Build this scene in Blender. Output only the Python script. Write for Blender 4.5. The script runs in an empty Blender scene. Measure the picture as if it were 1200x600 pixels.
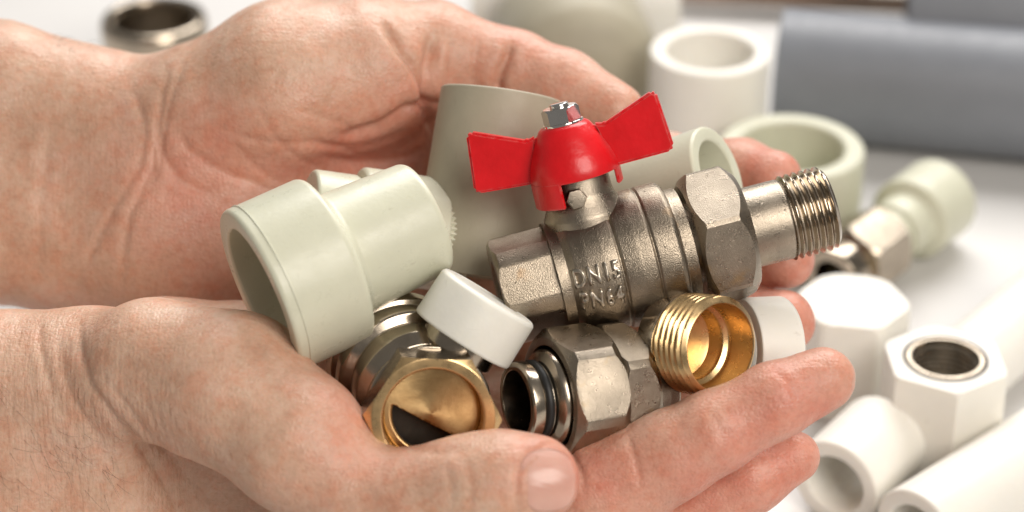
import bpy, bmesh, math, random
import numpy as np
from mathutils import Vector, Matrix

sc = bpy.context.scene
COL = sc.collection
R = math.radians

# ------------------------------------------------------------------ camera
PITCH = 30.0
LENS, SENSOR = 80.0, 36.0
FPX = 1200.0 * LENS / SENSOR          # focal length in photo pixels
DIST = 0.55                           # metres to the focus point (the ball valve)
FOCUS = Vector((0, 0, 0.112))
fwd = Vector((0, math.cos(R(PITCH)), -math.sin(R(PITCH))))
cam_d = bpy.data.cameras.new('camera')
cam_d.lens, cam_d.sensor_width = LENS, SENSOR
cam_d.clip_start, cam_d.clip_end = 0.01, 50
cam_d.dof.use_dof = True
cam_d.dof.focus_distance = DIST - 0.008
cam_d.dof.aperture_fstop = 9.0
cam = bpy.data.objects.new('camera', cam_d)
COL.objects.link(cam)
cam.location = FOCUS - fwd * DIST
cam.rotation_euler = (R(90 - PITCH), 0, 0)
sc.camera = cam
CAMM = Matrix.Translation(cam.location) @ Matrix.Rotation(R(90 - PITCH), 4, 'X')
CAMR = CAMM.to_3x3()

# ------------------------------------------------------------------ light
world = bpy.data.worlds.new('World')
sc.world = world
world.use_nodes = True
bg = world.node_tree.nodes['Background']
bg.inputs[0].default_value = (1.0, 0.95, 0.89, 1)
bg.inputs[1].default_value = 0.18

def area(name, loc, target, size, power, col):
    l = bpy.data.lights.new(name, 'AREA')
    l.shape = 'RECTANGLE'; l.size, l.size_y = size
    l.energy = power; l.color = col
    o = bpy.data.objects.new(name, l); COL.objects.link(o)
    o.location = loc
    o.rotation_euler = (Vector(target) - Vector(loc)).to_track_quat('-Z', 'Y').to_euler()
    return o
area('softbox_key', (0.22, 0.90, 0.98), (0, 0.06, 0.04), (1.1, 0.8), 19.5, (1.0, 0.97, 0.94))
area('softbox_front', (0.52, -0.78, 0.90), (0.05, 0, 0.08), (0.7, 0.7), 11.5, (1.0, 0.93, 0.85))

sc.view_settings.view_transform = 'Standard'
sc.view_settings.look = 'None'
sc.view_settings.exposure = 0.12
sc.view_settings.gamma = 1.0
sc.render.engine = 'CYCLES'
sc.cycles.use_denoising = True
sc.cycles.max_bounces = 8
sc.cycles.caustics_reflective = True
sc.cycles.caustics_refractive = False

# ------------------------------------------------------------------ pixel helpers
def cs(px, py, z=0.0):
    """photo pixel + millimetres toward the camera from the focus plane -> camera-space mm"""
    k = (DIST * 1000 - z) / FPX
    return np.array([(px - 600) * k, (300 - py) * k, z])

def W(px, py, z=0.0):
    c = cs(px, py, z) / 1000.0
    return CAMM @ Vector((c[0], c[1], c[2] - DIST))

def wdir(dx, dy, dz):
    """image right, image DOWN, toward camera -> world direction"""
    return (CAMR @ Vector((dx, -dy, dz))).normalized()

def on_plane(px, py, h=0.0):
    d = CAMR @ Vector(((px - 600) / FPX, (300 - py) / FPX, -1))
    o = Vector(cam.location)
    t = (h - o.z) / d.z
    return o + d * t

def basis(loc, zaxis, xhint):
    z = Vector(zaxis).normalized()
    x = Vector(xhint); x = (x - z * x.dot(z)).normalized()
    y = z.cross(x)
    m = Matrix((x, y, z)).transposed().to_4x4()
    m.translation = loc
    return m

# ------------------------------------------------------------------ materials
def nodes_of(name):
    m = bpy.data.materials.new(name); m.use_nodes = True
    nt = m.node_tree
    return m, nt, nt.nodes['Principled BSDF']

def noise(nt, scale, detail=3, rough=0.55, coord=None):
    n = nt.nodes.new('ShaderNodeTexNoise')
    n.inputs['Scale'].default_value = scale
    n.inputs['Detail'].default_value = detail
    n.inputs['Roughness'].default_value = rough
    if coord: nt.links.new(coord, n.inputs['Vector'])
    return n

def ramp(nt, fac, stops):
    r = nt.nodes.new('ShaderNodeValToRGB')
    el = r.color_ramp.elements
    while len(el) < len(stops): el.new(0.5)
    for e, (p, c) in zip(el, stops):
        e.position = p; e.color = (*c, 1) if len(c) == 3 else c
    nt.links.new(fac, r.inputs['Fac'])
    return r.outputs['Color']

def objcoord(nt):
    return nt.nodes.new('ShaderNodeTexCoord').outputs['Object']

def mapping(nt, vec, scale, rot=(0, 0, 0)):
    mp = nt.nodes.new('ShaderNodeMapping')
    mp.inputs['Scale'].default_value = scale
    mp.inputs['Rotation'].default_value = rot
    nt.links.new(vec, mp.inputs['Vector'])
    return mp.outputs['Vector']

def bump(nt, height, dist, strength=1.0, prev=None):
    b = nt.nodes.new('ShaderNodeBump')
    b.inputs['Distance'].default_value = dist
    b.inputs['Strength'].default_value = strength
    nt.links.new(height, b.inputs['Height'])
    if prev: nt.links.new(prev, b.inputs['Normal'])
    return b.outputs['Normal']

def plastic(name, col, rough=0.34, var=0.06, sss=0.15):
    m, nt, p = nodes_of(name)
    co = objcoord(nt)
    n = noise(nt, 60, 4, 0.6, co)
    dark = tuple(c * (1 - var) for c in col); lite = tuple(min(1, c * (1 + var * .6)) for c in col)
    base = ramp(nt, n.outputs['Fac'], [(0.3, dark), (0.7, lite)])
    for sc_, rot, lo_, hi_, amt in (((70, 1500, 300), 0.6, .66, .74, .22), ((1200, 60, 300), -0.3, .67, .75, .20), ((420, 420, 420), 0, .70, .78, .25)):
        v = mapping(nt, co, sc_, (0.4, 0.2, rot))
        f = ramp(nt, noise(nt, 1.0, 4, 0.6, v).outputs['Fac'], [(lo_, (0, 0, 0)), (hi_, (amt,) * 3)])
        mxs = nt.nodes.new('ShaderNodeMix'); mxs.data_type = 'RGBA'
        nt.links.new(f, mxs.inputs['Factor']); nt.links.new(base, mxs.inputs['A'])
        mxs.inputs['B'].default_value = (col[0] * .45, col[1] * .40, col[2] * .34, 1)
        base = mxs.outputs['Result']
    nt.links.new(base, p.inputs['Base Color'])
    n2 = noise(nt, 900, 3, 0.6, co)
    rr = ramp(nt, noise(nt, 220, 4, 0.65, co).outputs['Fac'], [(0.3, (rough - .06,) * 3), (0.75, (rough + .14,) * 3)])
    nt.links.new(rr, p.inputs['Roughness'])
    nt.links.new(bump(nt, n2.outputs['Fac'], 0.00008, 0.5), p.inputs['Normal'])
    p.inputs['Subsurface Weight'].default_value = sss
    p.inputs['Subsurface Radius'].default_value = (1, 0.9, 0.7)
    p.inputs['Subsurface Scale'].default_value = 0.002
    p.inputs['IOR'].default_value = 1.47
    return m

def metal(name, col, rough, grain=0.0, grain_scale=2600, stain=None, var=0.12):
    m, nt, p = nodes_of(name)
    co = objcoord(nt)
    p.inputs['Metallic'].default_value = 1.0
    n = noise(nt, 130, 5, 0.65, co)
    dark = tuple(c * (1 - var * 1.6) for c in col); lite = tuple(min(1, c * (1 + var)) for c in col)
    c = ramp(nt, n.outputs['Fac'], [(0.28, dark), (0.72, lite)])
    if stain:
        mx = nt.nodes.new('ShaderNodeMix'); mx.data_type = 'RGBA'
        s = ramp(nt, noise(nt, 75, 4, 0.7, co).outputs['Fac'], [(0.63, (0, 0, 0)), (0.78, (.75, .75, .75))])
        nt.links.new(s, mx.inputs['Factor'])
        nt.links.new(c, mx.inputs['A']); mx.inputs['B'].default_value = (*stain, 1)
        c = mx.outputs['Result']
    nt.links.new(c, p.inputs['Base Color'])
    rr = ramp(nt, noise(nt, 300, 4, 0.7, co).outputs['Fac'], [(0.25, (max(.03, rough - .07),) * 3), (0.8, (rough + .12,) * 3)])
    nt.links.new(rr, p.inputs['Roughness'])
    if grain:
        g = noise(nt, grain_scale, 2, 0.5, co)
        pit = ramp(nt, noise(nt, 900, 3, 0.6, co).outputs['Fac'], [(0.23, (0, 0, 0)), (0.32, (1, 1, 1))])
        b0 = bump(nt, pit, 0.00012, 1.0)
        nt.links.new(bump(nt, g.outputs['Fac'], grain, 1.0, b0), p.inputs['Normal'])
    return m

M = {}
M['beige'] = plastic('beige_polypropylene', (0.655, 0.655, 0.52), 0.30)
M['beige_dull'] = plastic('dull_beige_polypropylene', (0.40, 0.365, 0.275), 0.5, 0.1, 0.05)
M['beige_pale'] = plastic('pale_beige_polypropylene', (0.63, 0.63, 0.50), 0.36)
M['white'] = plastic('white_polypropylene', (0.86, 0.835, 0.77), 0.38, 0.04, 0.25)
M['cap_white'] = plastic('white_cap_plastic', (0.84, 0.83, 0.76), 0.40, 0.07, 0.3)
M['grey'] = plastic('grey_pipe_plastic', (0.20, 0.213, 0.238), 0.42, 0.06, 0.0)
M['rubber'] = plastic('black_rubber', (0.012, 0.012, 0.012), 0.45, 0.2, 0.0)
M['cast'] = metal('sand_cast_nickel', (0.345, 0.29, 0.225), 0.31, 0.00012, 3600, (0.36, 0.20, 0.08), 0.18)
M['cast_nut'] = metal('cast_nickel_nut', (0.37, 0.315, 0.25), 0.29, 0.00009, 4200, (0.40, 0.26, 0.11), 0.16)
M['letter'] = metal('worn_raised_nickel', (0.52, 0.46, 0.38), 0.30, 0.00003, 4000, None, 0.1)
M['nickel'] = metal('turned_nickel', (0.45, 0.385, 0.305), 0.19, 0.0, var=0.14)
M['chrome'] = metal('bright_chrome', (0.72, 0.70, 0.67), 0.10, 0.0, var=0.05)
M['brass'] = metal('turned_brass', (0.76, 0.53, 0.27), 0.28, 0.0, var=0.1)
def turned_disc():
    m, nt, p = nodes_of('turned_brass_disc')
    co = objcoord(nt)
    p.inputs['Metallic'].default_value = 1.0
    nt.links.new(ramp(nt, noise(nt, 200, 4, 0.6, co).outputs['Fac'], [(0.3, (0.55, 0.34, 0.15)), (0.7, (0.74, 0.50, 0.24))]), p.inputs['Base Color'])
    p.inputs['Roughness'].default_value = 0.32
    p.inputs['Anisotropic'].default_value = 0.7
    nt.links.new(bump(nt, noise(nt, 500, 4, 0.6, co).outputs['Fac'], 0.0001, 0.6), p.inputs['Normal'])
    t = nt.nodes.new('ShaderNodeTangent'); t.direction_type = 'RADIAL'; t.axis = 'Z'
    nt.links.new(t.outputs[0], p.inputs['Tangent'])
    return m
M['disc'] = turned_disc()
M['dark_metal'] = metal('dark_rim_and_cavity_shade', (0.07, 0.06, 0.05), 0.4, 0.0)  # near-black base colour: cavity shade painted in; also colours the thin hex-fitting rim

def red_paint():
    m, nt, p = nodes_of('red_enamel')
    co = objcoord(nt)
    n = noise(nt, 120, 4, 0.6, co)
    nt.links.new(ramp(nt, n.outputs['Fac'], [(0.3, (0.60, 0.003, 0.006)), (0.7, (0.75, 0.006, 0.012))]), p.inputs['Base Color'])
    p.inputs['Roughness'].default_value = 0.33
    ge = nt.nodes.new('ShaderNodeNewGeometry')
    bv = nt.nodes.new('ShaderNodeBevel'); bv.samples = 6; bv.inputs['Radius'].default_value = 0.0006
    dp = nt.nodes.new('ShaderNodeVectorMath'); dp.operation = 'DOT_PRODUCT'
    nt.links.new(bv.outputs[0], dp.inputs[0]); nt.links.new(ge.outputs['Normal'], dp.inputs[1])
    wear = ramp(nt, dp.outputs['Value'], [(0.80, (1, 1, 1)), (0.97, (0, 0, 0))])
    ng = ramp(nt, noise(nt, 420, 4, 0.65, co).outputs['Fac'], [(0.42, (0, 0, 0)), (0.66, (.35, .35, .35))])
    ml = nt.nodes.new('ShaderNodeMath'); ml.operation = 'MULTIPLY'
    nt.links.new(wear, ml.inputs[0]); nt.links.new(ng, ml.inputs[1])
    mw = nt.nodes.new('ShaderNodeMix'); mw.data_type = 'RGBA'
    nt.links.new(ml.outputs[0], mw.inputs['Factor'])
    nt.links.new(p.inputs['Base Color'].links[0].from_socket, mw.inputs['A']); mw.inputs['B'].default_value = (0.62, 0.42, 0.38, 1)
    nt.links.new(mw.outputs['Result'], p.inputs['Base Color'])
    nt.links.new(bump(nt, noise(nt, 700, 3, 0.5, co).outputs['Fac'], 0.00012, 0.7), p.inputs['Normal'])
    p.inputs['Coat Weight'].default_value = 0.12
    p.inputs['Coat Roughness'].default_value = 0.15
    return m
M['red'] = red_paint()

def table_mat():
    m, nt, p = nodes_of('white_table_laminate')
    co = objcoord(nt)
    n = noise(nt, 9, 4, 0.6, co)
    nt.links.new(ramp(nt, n.outputs['Fac'], [(0.3, (0.62, 0.605, 0.59)), (0.7, (0.68, 0.67, 0.655))]), p.inputs['Base Color'])
    p.inputs['Roughness'].default_value = 0.42
    return m
M['table'] = table_mat()

def skin_mat(name):
    m, nt, p = nodes_of(name)
    co = objcoord(nt)
    at = nt.nodes.new('ShaderNodeAttribute'); at.attribute_name = 'flush'
    n1 = noise(nt, 75, 5, 0.62, co)
    tone = ramp(nt, n1.outputs['Fac'], [(0.30, (0.565, 0.335, 0.232)), (0.52, (0.655, 0.42, 0.302)), (0.72, (0.72, 0.505, 0.385))])
    redc = ramp(nt, noise(nt, 110, 4, 0.6, co).outputs['Fac'], [(0.3, (0.585, 0.225, 0.16)), (0.7, (0.675, 0.325, 0.24))])
    mx = nt.nodes.new('ShaderNodeMix'); mx.data_type = 'RGBA'
    # blotchy flush: attribute shaped by noise
    ma = nt.nodes.new('ShaderNodeMath'); ma.operation = 'MULTIPLY_ADD'
    nn = noise(nt, 38, 4, 0.6, co)
    nt.links.new(nn.outputs['Fac'], ma.inputs[0]); ma.inputs[1].default_value = 1.1; ma.inputs[2].default_value = -0.55
    ad = nt.nodes.new('ShaderNodeMath'); ad.operation = 'ADD'; ad.use_clamp = True
    nt.links.new(at.outputs['Fac'], ad.inputs[0]); nt.links.new(ma.outputs[0], ad.inputs[1])
    nt.links.new(ad.outputs[0], mx.inputs['Factor'])
    nt.links.new(tone, mx.inputs['A']); nt.links.new(redc, mx.inputs['B'])
    # small blotches of blood under the skin
    bl = ramp(nt, noise(nt, 230, 4, 0.65, co).outputs['Fac'], [(0.38, (1.0, 0.90, 0.86)), (0.50, (1, 1, 1)), (0.66, (1.0, 1.06, 1.08))])
    mb = nt.nodes.new('ShaderNodeMix'); mb.data_type = 'RGBA'; mb.blend_type = 'MULTIPLY'
    mb.inputs['Factor'].default_value = 1.0
    nt.links.new(mx.outputs['Result'], mb.inputs['A']); nt.links.new(bl, mb.inputs['B'])
    mx = mb
    # tiny speckle
    mx2 = nt.nodes.new('ShaderNodeMix'); mx2.data_type = 'RGBA'; mx2.blend_type = 'MULTIPLY'
    sp = ramp(nt, noise(nt, 700, 3, 0.6, co).outputs['Fac'], [(0.30, (0.82, 0.76, 0.72)), (0.55, (1, 1, 1))])
    mx2.inputs['Factor'].default_value = 0.6
    nt.links.new(mx.outputs['Result'], mx2.inputs['A']); nt.links.new(sp, mx2.inputs['B'])
    nt.links.new(mx2.outputs['Result'], p.inputs['Base Color'])
    p.inputs['Subsurface Weight'].default_value = 0.28
    p.inputs['Subsurface Radius'].default_value = (1.0, 0.38, 0.22)
    p.inputs['Subsurface Scale'].default_value = 0.0032
    rr = ramp(nt, noise(nt, 160, 4, 0.6, co).outputs['Fac'], [(0.3, (0.34,) * 3), (0.7, (0.50,) * 3)])
    nt.links.new(rr, p.inputs['Roughness'])
    p.inputs['Specular IOR Level'].default_value = 0.45
    # relief: crossing furrows + pores + lines round the wrist
    nb = None
    for rot, amp in ((0.5, .00012), (-0.75, .00012), (1.4, .0001)):
        v = mapping(nt, co, (260, 950, 500), (0.3, 0.2, rot))
        nb = bump(nt, noise(nt, 1.0, 3, 0.6, v).outputs['Fac'], amp, 1.0, nb)
    at2 = nt.nodes.new('ShaderNodeAttribute'); at2.attribute_name = 'wrist'
    v = mapping(nt, co, (900, 120, 200), (0, 0, 0.25))
    wn = noise(nt, 1.0, 3, 0.55, v)
    mm = nt.nodes.new('ShaderNodeMath'); mm.operation = 'MULTIPLY'
    nt.links.new(wn.outputs['Fac'], mm.inputs[0]); nt.links.new(at2.outputs['Fac'], mm.inputs[1])
    nb = bump(nt, mm.outputs[0], 0.00065, 1.0, nb)
    vo = nt.nodes.new('ShaderNodeTexVoronoi'); vo.inputs['Scale'].default_value = 850; vo.feature = 'DISTANCE_TO_EDGE'
    nt.links.new(co, vo.inputs['Vector'])
    nb = bump(nt, vo.outputs['Distance'], 0.00022, 0.8, nb)
    nt.links.new(nb, p.inputs['Normal'])
    return m
M['skin'] = skin_mat('skin')

def nail_mat():
    m, nt, p = nodes_of('fingernail')
    co = objcoord(nt)
    n = noise(nt, 120, 3, 0.5, co)
    nt.links.new(ramp(nt, n.outputs['Fac'], [(0.3, (0.62, 0.33, 0.265)), (0.7, (0.69, 0.40, 0.325))]), p.inputs['Base Color'])
    p.inputs['Roughness'].default_value = 0.22
    p.inputs['Subsurface Weight'].default_value = 0.2
    p.inputs['Subsurface Radius'].default_value = (1, .4, .3)
    p.inputs['Subsurface Scale'].default_value = 0.002
    v = mapping(nt, co, (150, 2200, 150))
    nt.links.new(bump(nt, noise(nt, 1, 2, 0.5, v).outputs['Fac'], 0.00006), p.inputs['Normal'])
    return m
M['nail'] = nail_mat()
def hair_mat():
    m, nt, p = nodes_of('dark_hair')
    n = noise(nt, 50)
    nt.links.new(ramp(nt, n.outputs['Fac'], [(0.3, (0.03, 0.018, 0.01)), (0.7, (0.07, 0.04, 0.022))]), p.inputs['Base Color'])
    p.inputs['Roughness'].default_value = 0.5
    return m
M['hair'] = hair_mat()

# ------------------------------------------------------------------ mesh helpers (local units: millimetres -> metres)
MM = 0.001
def finish(bm, name, mat, parent=None, sharp=32, smooth=True):
    bmesh.ops.remove_doubles(bm, verts=bm.verts, dist=1e-7)
    bmesh.ops.recalc_face_normals(bm, faces=bm.faces)
    if smooth:
        for f in bm.faces: f.smooth = True
        for e in bm.edges:
            if len(e.link_faces) == 2 and e.calc_face_angle(0) > R(sharp): e.smooth = False
    me = bpy.data.meshes.new(name)
    bm.to_mesh(me); bm.free()
    me.materials.append(M[mat])
    o = bpy.data.objects.new(name, me)
    COL.objects.link(o)
    if parent: o.parent = parent
    return o

def lathe_bm(prof, segs=72, closed=True, bm=None, rfun=None):
    """prof: (radius, height) in mm, a closed loop when closed"""
    bm = bm or bmesh.new()
    rings = []
    for r, z in prof:
        if r < 1e-6:
            rings.append([bm.verts.new((0, 0, z * MM))])
        else:
            ring = []
            for i in range(segs):
                a = 2 * math.pi * i / segs
                rr = r * (rfun(a, r, z) if rfun else 1)
                ring.append(bm.verts.new((rr * math.cos(a) * MM, rr * math.sin(a) * MM, z * MM)))
            rings.append(ring)
    pairs = list(zip(rings[:-1], rings[1:]))
    if closed: pairs.append((rings[-1], rings[0]))
    for a, b in pairs:
        if len(a) == 1 and len(b) == 1: continue
        for i in range(segs):
            j = (i + 1) % segs
            if len(a) == 1: bm.faces.new((a[0], b[j], b[i]))
            elif len(b) == 1: bm.faces.new((a[i], a[j], b[0]))
            else: bm.faces.new((a[i], a[j], b[j], b[i]))
    return bm

def rnd(prof, rad=0.5, n=3):
    """round every corner of a closed (r,z) loop"""
    out = []
    N = len(prof)
    for i in range(N):
        p0, p1, p2 = (np.array(prof[(i + k) % N], float) for k in (-1, 0, 1))
        a, b = p0 - p1, p2 - p1
        la, lb = np.linalg.norm(a), np.linalg.norm(b)
        if la < 1e-6 or lb < 1e-6 or p1[0] < 1e-6:
            out.append(tuple(p1)); continue
        d = min(rad, la * .4, lb * .4)
        s, e = p1 + a / la * d, p1 + b / lb * d
        for k in range(n + 1):
            t = k / n
            out.append(tuple((1 - t) ** 2 * s + 2 * t * (1 - t) * p1 + t * t * e))
    return out

def lathe(name, prof, mat, parent, segs=72, rad=0.0, closed=True, sharp=32, rfun=None):
    if rad: prof = rnd(prof, rad)
    return finish(lathe_bm(prof, segs, closed, rfun=rfun), name, mat, parent, sharp)

def thread(r_out, r_root, z0, z1, pitch):
    """outer profile of a screw thread from z0 to z1"""
    n = max(2, int(round((z1 - z0) / pitch)))
    p = (z1 - z0) / n
    out = [(r_root, z0)]
    for i in range(n):
        a = z0 + i * p
        out += [(r_root, a + .10 * p), (r_out, a + .42 * p), (r_out, a + .58 * p), (r_root, a + .90 * p)]
    out.append((r_root, z1))
    return out

def helix_lathe(name, r_out, r_root, r_in, z0, z1, pitch, mat, parent, segs=72):
    """a real single-start screw thread on a tube"""
    bm = bmesh.new()
    nz = int((z1 - z0) / pitch * 12)
    grid = []
    for k in range(nz + 1):
        z = z0 + (z1 - z0) * k / nz
        row = []
        for i in range(segs):
            a = 2 * math.pi * i / segs
            ph = ((z / pitch) - i / segs) % 1.0
            t = min(1, max(0, (abs(ph - .5) - .06) / .38))
            r = r_out + (r_root - r_out) * t
            edge = min(1.0, (z1 - z) / 1.1)
            r = min(r, r_root - .35 + (r_out - r_root + .35) * edge)
            row.append(bm.verts.new((r * math.cos(a) * MM, r * math.sin(a) * MM, z * MM)))
        grid.append(row)
    inn = [[bm.verts.new((r_in * math.cos(2 * math.pi * i / segs) * MM, r_in * math.sin(2 * math.pi * i / segs) * MM, z * MM)) for i in range(segs)] for z in (z1 - .0, z0)]
    rows = grid + inn
    for a, b in zip(rows, rows[1:] + rows[:1]):
        for i in range(segs):
            j = (i + 1) % segs
            bm.faces.new((a[i], a[j], b[j], b[i]))
    return finish(bm, name, mat, parent, 38)

def hexnut(name, prof, af, mat, parent, zr=None, turn=0.0, sharp=25, segs=96, bevel=0.0):
    """lathe profile cut by six flats (across-flats af)"""
    bm = lathe_bm(prof, segs)
    bmesh.ops.recalc_face_normals(bm, faces=bm.faces)
    for k in range(6):
        a = turn + k * math.pi / 3
        n = Vector((math.cos(a), math.sin(a), 0))
        g = bmesh.ops.bisect_plane(bm, geom=bm.verts[:] + bm.edges[:] + bm.faces[:], plane_co=n * af * .5 * MM,
                                   plane_no=n, clear_outer=True, dist=1e-7)
        ed = [e for e in g['geom_cut'] if isinstance(e, bmesh.types.BMEdge)]
        if ed:
            bmesh.ops.contextual_create(bm, geom=ed)
    if bevel:
        es = [e for e in bm.edges if len(e.link_faces) == 2 and e.calc_face_angle(0) > R(28) and
              all(v.co.xy.length > af * .46 * MM for v in e.verts)]
        try:
            bmesh.ops.bevel(bm, geom=es, offset=bevel * MM, segments=2, affect='EDGES', clamp_overlap=True)
        except Exception as ex:
            print('bevel', ex)
    return finish(bm, name, mat, parent, sharp)

def thing(name, label, cat, mat4, group=None):
    o = bpy.data.objects.new(name, None)
    o.empty_display_size = 0.01
    COL.objects.link(o)
    o.matrix_world = mat4
    o['label'] = label; o['category'] = cat
    if group: o['group'] = group
    return o

def tag(o, label, cat, group=None):
    o['label'] = label; o['category'] = cat
    if group: o['group'] = group
    return o

def slab_bm(poly, y0, y1, bev=0.0):
    """polygon in local XZ (mm) extruded along local Y"""
    bm = bmesh.new()
    a = [bm.verts.new((x * MM, y0 * MM, z * MM)) for x, z in poly]
    b = [bm.verts.new((x * MM, y1 * MM, z * MM)) for x, z in poly]
    bm.faces.new(a); bm.faces.new(b[::-1])
    for i in range(len(poly)):
        j = (i + 1) % len(poly)
        bm.faces.new((a[i], b[i], b[j], a[j]))
    bmesh.ops.recalc_face_normals(bm, faces=bm.faces)
    if bev:
        bmesh.ops.bevel(bm, geom=bm.edges[:], offset=bev * MM, segments=2, affect='EDGES', clamp_overlap=True)
    return bm

# ------------------------------------------------------------------ setting: the table
bm = bmesh.new()
bmesh.ops.create_cube(bm, size=1)
for v in bm.verts:
    v.co = Vector((v.co.x * 3.0, v.co.y * 2.4 + 0.6, v.co.z * 0.03 - 0.015))
tb = finish(bm, 'table_top', 'table', None, smooth=False)
tb['kind'] = 'structure'
tag(tb, 'white laminate table top under all the fittings', 'table')

# ================================================================== HANDS
def seg_sdf(P, a, b, ra, rb):
    ab = b - a
    L2 = float(ab @ ab)
    pa = P - a
    t = np.clip((pa @ ab) / L2, 0, 1)
    q = pa - t[:, None] * ab
    return np.sqrt((q * q).sum(1)) - (ra + (rb - ra) * t)

def smin(a, b, k):
    h = np.maximum(k - np.abs(a - b), 0) / k
    return np.minimum(a, b) - h * h * k * 0.25

def chain_sdf(P, ch, k=1.5):
    pts = [(cs(x, y, z), r * (DIST * 1000 - z) / FPX) for x, y, z, r in ch]
    d = None
    for (a, ra), (b, rb) in zip(pts[:-1], pts[1:]):
        s = seg_sdf(P, a, b, ra, rb)
        d = s if d is None else smin(d, s, k)
    return d

def hand_sdf(P, spec):
    body = None
    for ch, k in spec['body']:
        s = chain_sdf(P, ch, 4)
        body = s if body is None else smin(body, s, k)
    fing = None
    for ch in spec['fingers']:
        s = chain_sdf(P, ch, 2.5)
        fing = s if fing is None else smin(fing, s, 1.3)
    d = smin(body, fing, spec.get('kf', 7))
    for ch, k in spec.get('late', []):
        d = smin(d, chain_sdf(P, ch, 4), k)
    for (x, y, z, r, dep) in spec.get('dents', []):
        c = cs(x, y, z); rr = r * (DIST * 1000 - z) / FPX
        q = ((P - c) ** 2).sum(1)
        d = d + dep * np.exp(-q / (rr * rr))
    return d

def surface_nets(spec, h):
    allp = [(cs(x, y, z), r * .21) for ch in [c for c, _ in spec['body']] + spec['fingers'] + [c for c, _ in spec.get('late', [])] for x, y, z, r in ch]
    lo = np.min([p - r for p, r in allp], 0) - 6
    hi = np.max([p + r for p, r in allp], 0) + 6
    B = 6
    n = (np.ceil((hi - lo) / (h * B)).astype(int) + 1)
    # coarse
    ax = [lo[i] + (np.arange(n[i]) + .5) * h * B for i in range(3)]
    G = np.stack(np.meshgrid(*ax, indexing='ij'), -1).reshape(-1, 3)
    dc = hand_sdf(G, spec).reshape(n)
    near = np.abs(dc) < h * B * 1.3 + 1.0
    full = np.repeat(np.repeat(np.repeat(dc, B, 0), B, 1), B, 2).astype(np.float32)
    mask = np.repeat(np.repeat(np.repeat(near, B, 0), B, 1), B, 2)
    idx = np.argwhere(mask)
    Pf = lo + (idx + .5) * h
    out = np.empty(len(Pf), np.float32)
    for s in range(0, len(Pf), 400000):
        out[s:s + 400000] = hand_sdf(Pf[s:s + 400000], spec)
    full[mask] = out
    F = full
    s = F < 0
    acc = np.zeros(tuple(np.array(F.shape) - 1) + (3,), np.float32)
    cnt = np.zeros(tuple(np.array(F.shape) - 1), np.float32)
    nx, ny, nz = F.shape
    def crossing(axis):
        sl0 = [slice(None)] * 3; sl1 = [slice(None)] * 3
        sl0[axis] = slice(0, -1); sl1[axis] = slice(1, None)
        a, b = F[tuple(sl0)], F[tuple(sl1)]
        c = (a < 0) != (b < 0)
        ii = np.argwhere(c)
        t = a[c] / (a[c] - b[c])
        return ii, t, a[c] < 0
    edges = []
    for axis in range(3):
        ii, t, neg = crossing(axis)
        pos = ii.astype(np.float32); pos[:, axis] += t
        o1, o2 = [k for k in range(3) if k != axis]
        for d1 in (0, -1):
            for d2 in (0, -1):
                c = ii.copy(); c[:, o1] += d1; c[:, o2] += d2
                ok = (c >= 0).all(1) & (c < np.array(cnt.shape)).all(1)
                np.add.at(acc, tuple(c[ok].T), pos[ok]); np.add.at(cnt, tuple(c[ok].T), 1)
        edges.append((axis, ii, neg))
    act = cnt > 0
    vid = -np.ones(cnt.shape, np.int64)
    vid[act] = np.arange(act.sum())
    V = acc[act] / cnt[act][:, None]
    V = lo + (V + .5) * h
    quads = []
    for axis, ii, neg in edges:
        o1, o2 = (axis + 1) % 3, (axis + 2) % 3
        ok = (ii[:, o1] > 0) & (ii[:, o2] > 0) & (ii[:, o1] < cnt.shape[o1]) & (ii[:, o2] < cnt.shape[o2])
        ii, neg = ii[ok], neg[ok]
        def cell(d1, d2):
            c = ii.copy(); c[:, o1] += d1; c[:, o2] += d2
            return vid[tuple(c.T)]
        q = np.stack([cell(-1, -1), cell(0, -1), cell(0, 0), cell(-1, 0)], 1)
        q[~neg] = q[~neg][:, ::-1]
        quads.append(q)
    Q = np.concatenate(quads)
    return V, Q

def vnormals(V, Q):
    a, b, c, d = (V[Q[:, i]] for i in range(4))
    fn = np.cross(c - a, d - b)
    N = np.zeros_like(V)
    for i in range(4): np.add.at(N, Q[:, i], fn)
    return N / (np.linalg.norm(N, axis=1, keepdims=True) + 1e-12)

def relax(V, Q, it, lam=.5):
    E = np.concatenate([Q[:, [0, 1]], Q[:, [1, 2]], Q[:, [2, 3]], Q[:, [3, 0]]])
    deg = np.zeros(len(V)); np.add.at(deg, E[:, 0], 1); np.add.at(deg, E[:, 1], 1)
    for _ in range(it):
        S = np.zeros_like(V)
        np.add.at(S, E[:, 0], V[E[:, 1]]); np.add.at(S, E[:, 1], V[E[:, 0]])
        V = V + lam * (S / deg[:, None] - V)
    return V

def poly_dist(px, poly):
    best = np.full(len(px), 1e9); tt = np.zeros(len(px))
    n = len(poly) - 1
    for i in range(n):
        a = np.array(poly[i], float); b = np.array(poly[i + 1], float)
        ab = b - a
        t = np.clip(((px - a) @ ab) / (ab @ ab), 0, 1)
        d = np.linalg.norm(px - a - t[:, None] * ab, axis=1)
        m = d < best
        best[m] = d[m]; tt[m] = (i + t[m]) / n
    return best, tt

def smooth_poly(p, n=8):
    p = [np.array(q, float) for q in p]
    p = [2 * p[0] - p[1]] + p + [2 * p[-1] - p[-2]]
    out = []
    for i in range(1, len(p) - 2):
        for k in range(n):
            t = k / n
            a, b, c, d = p[i - 1:i + 3]
            out.append(.5 * ((2 * b) + (-a + c) * t + (2 * a - 5 * b + 4 * c - d) * t * t + (-a + 3 * b - 3 * c + d) * t ** 3))
    out.append(p[-2])
    return out

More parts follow.
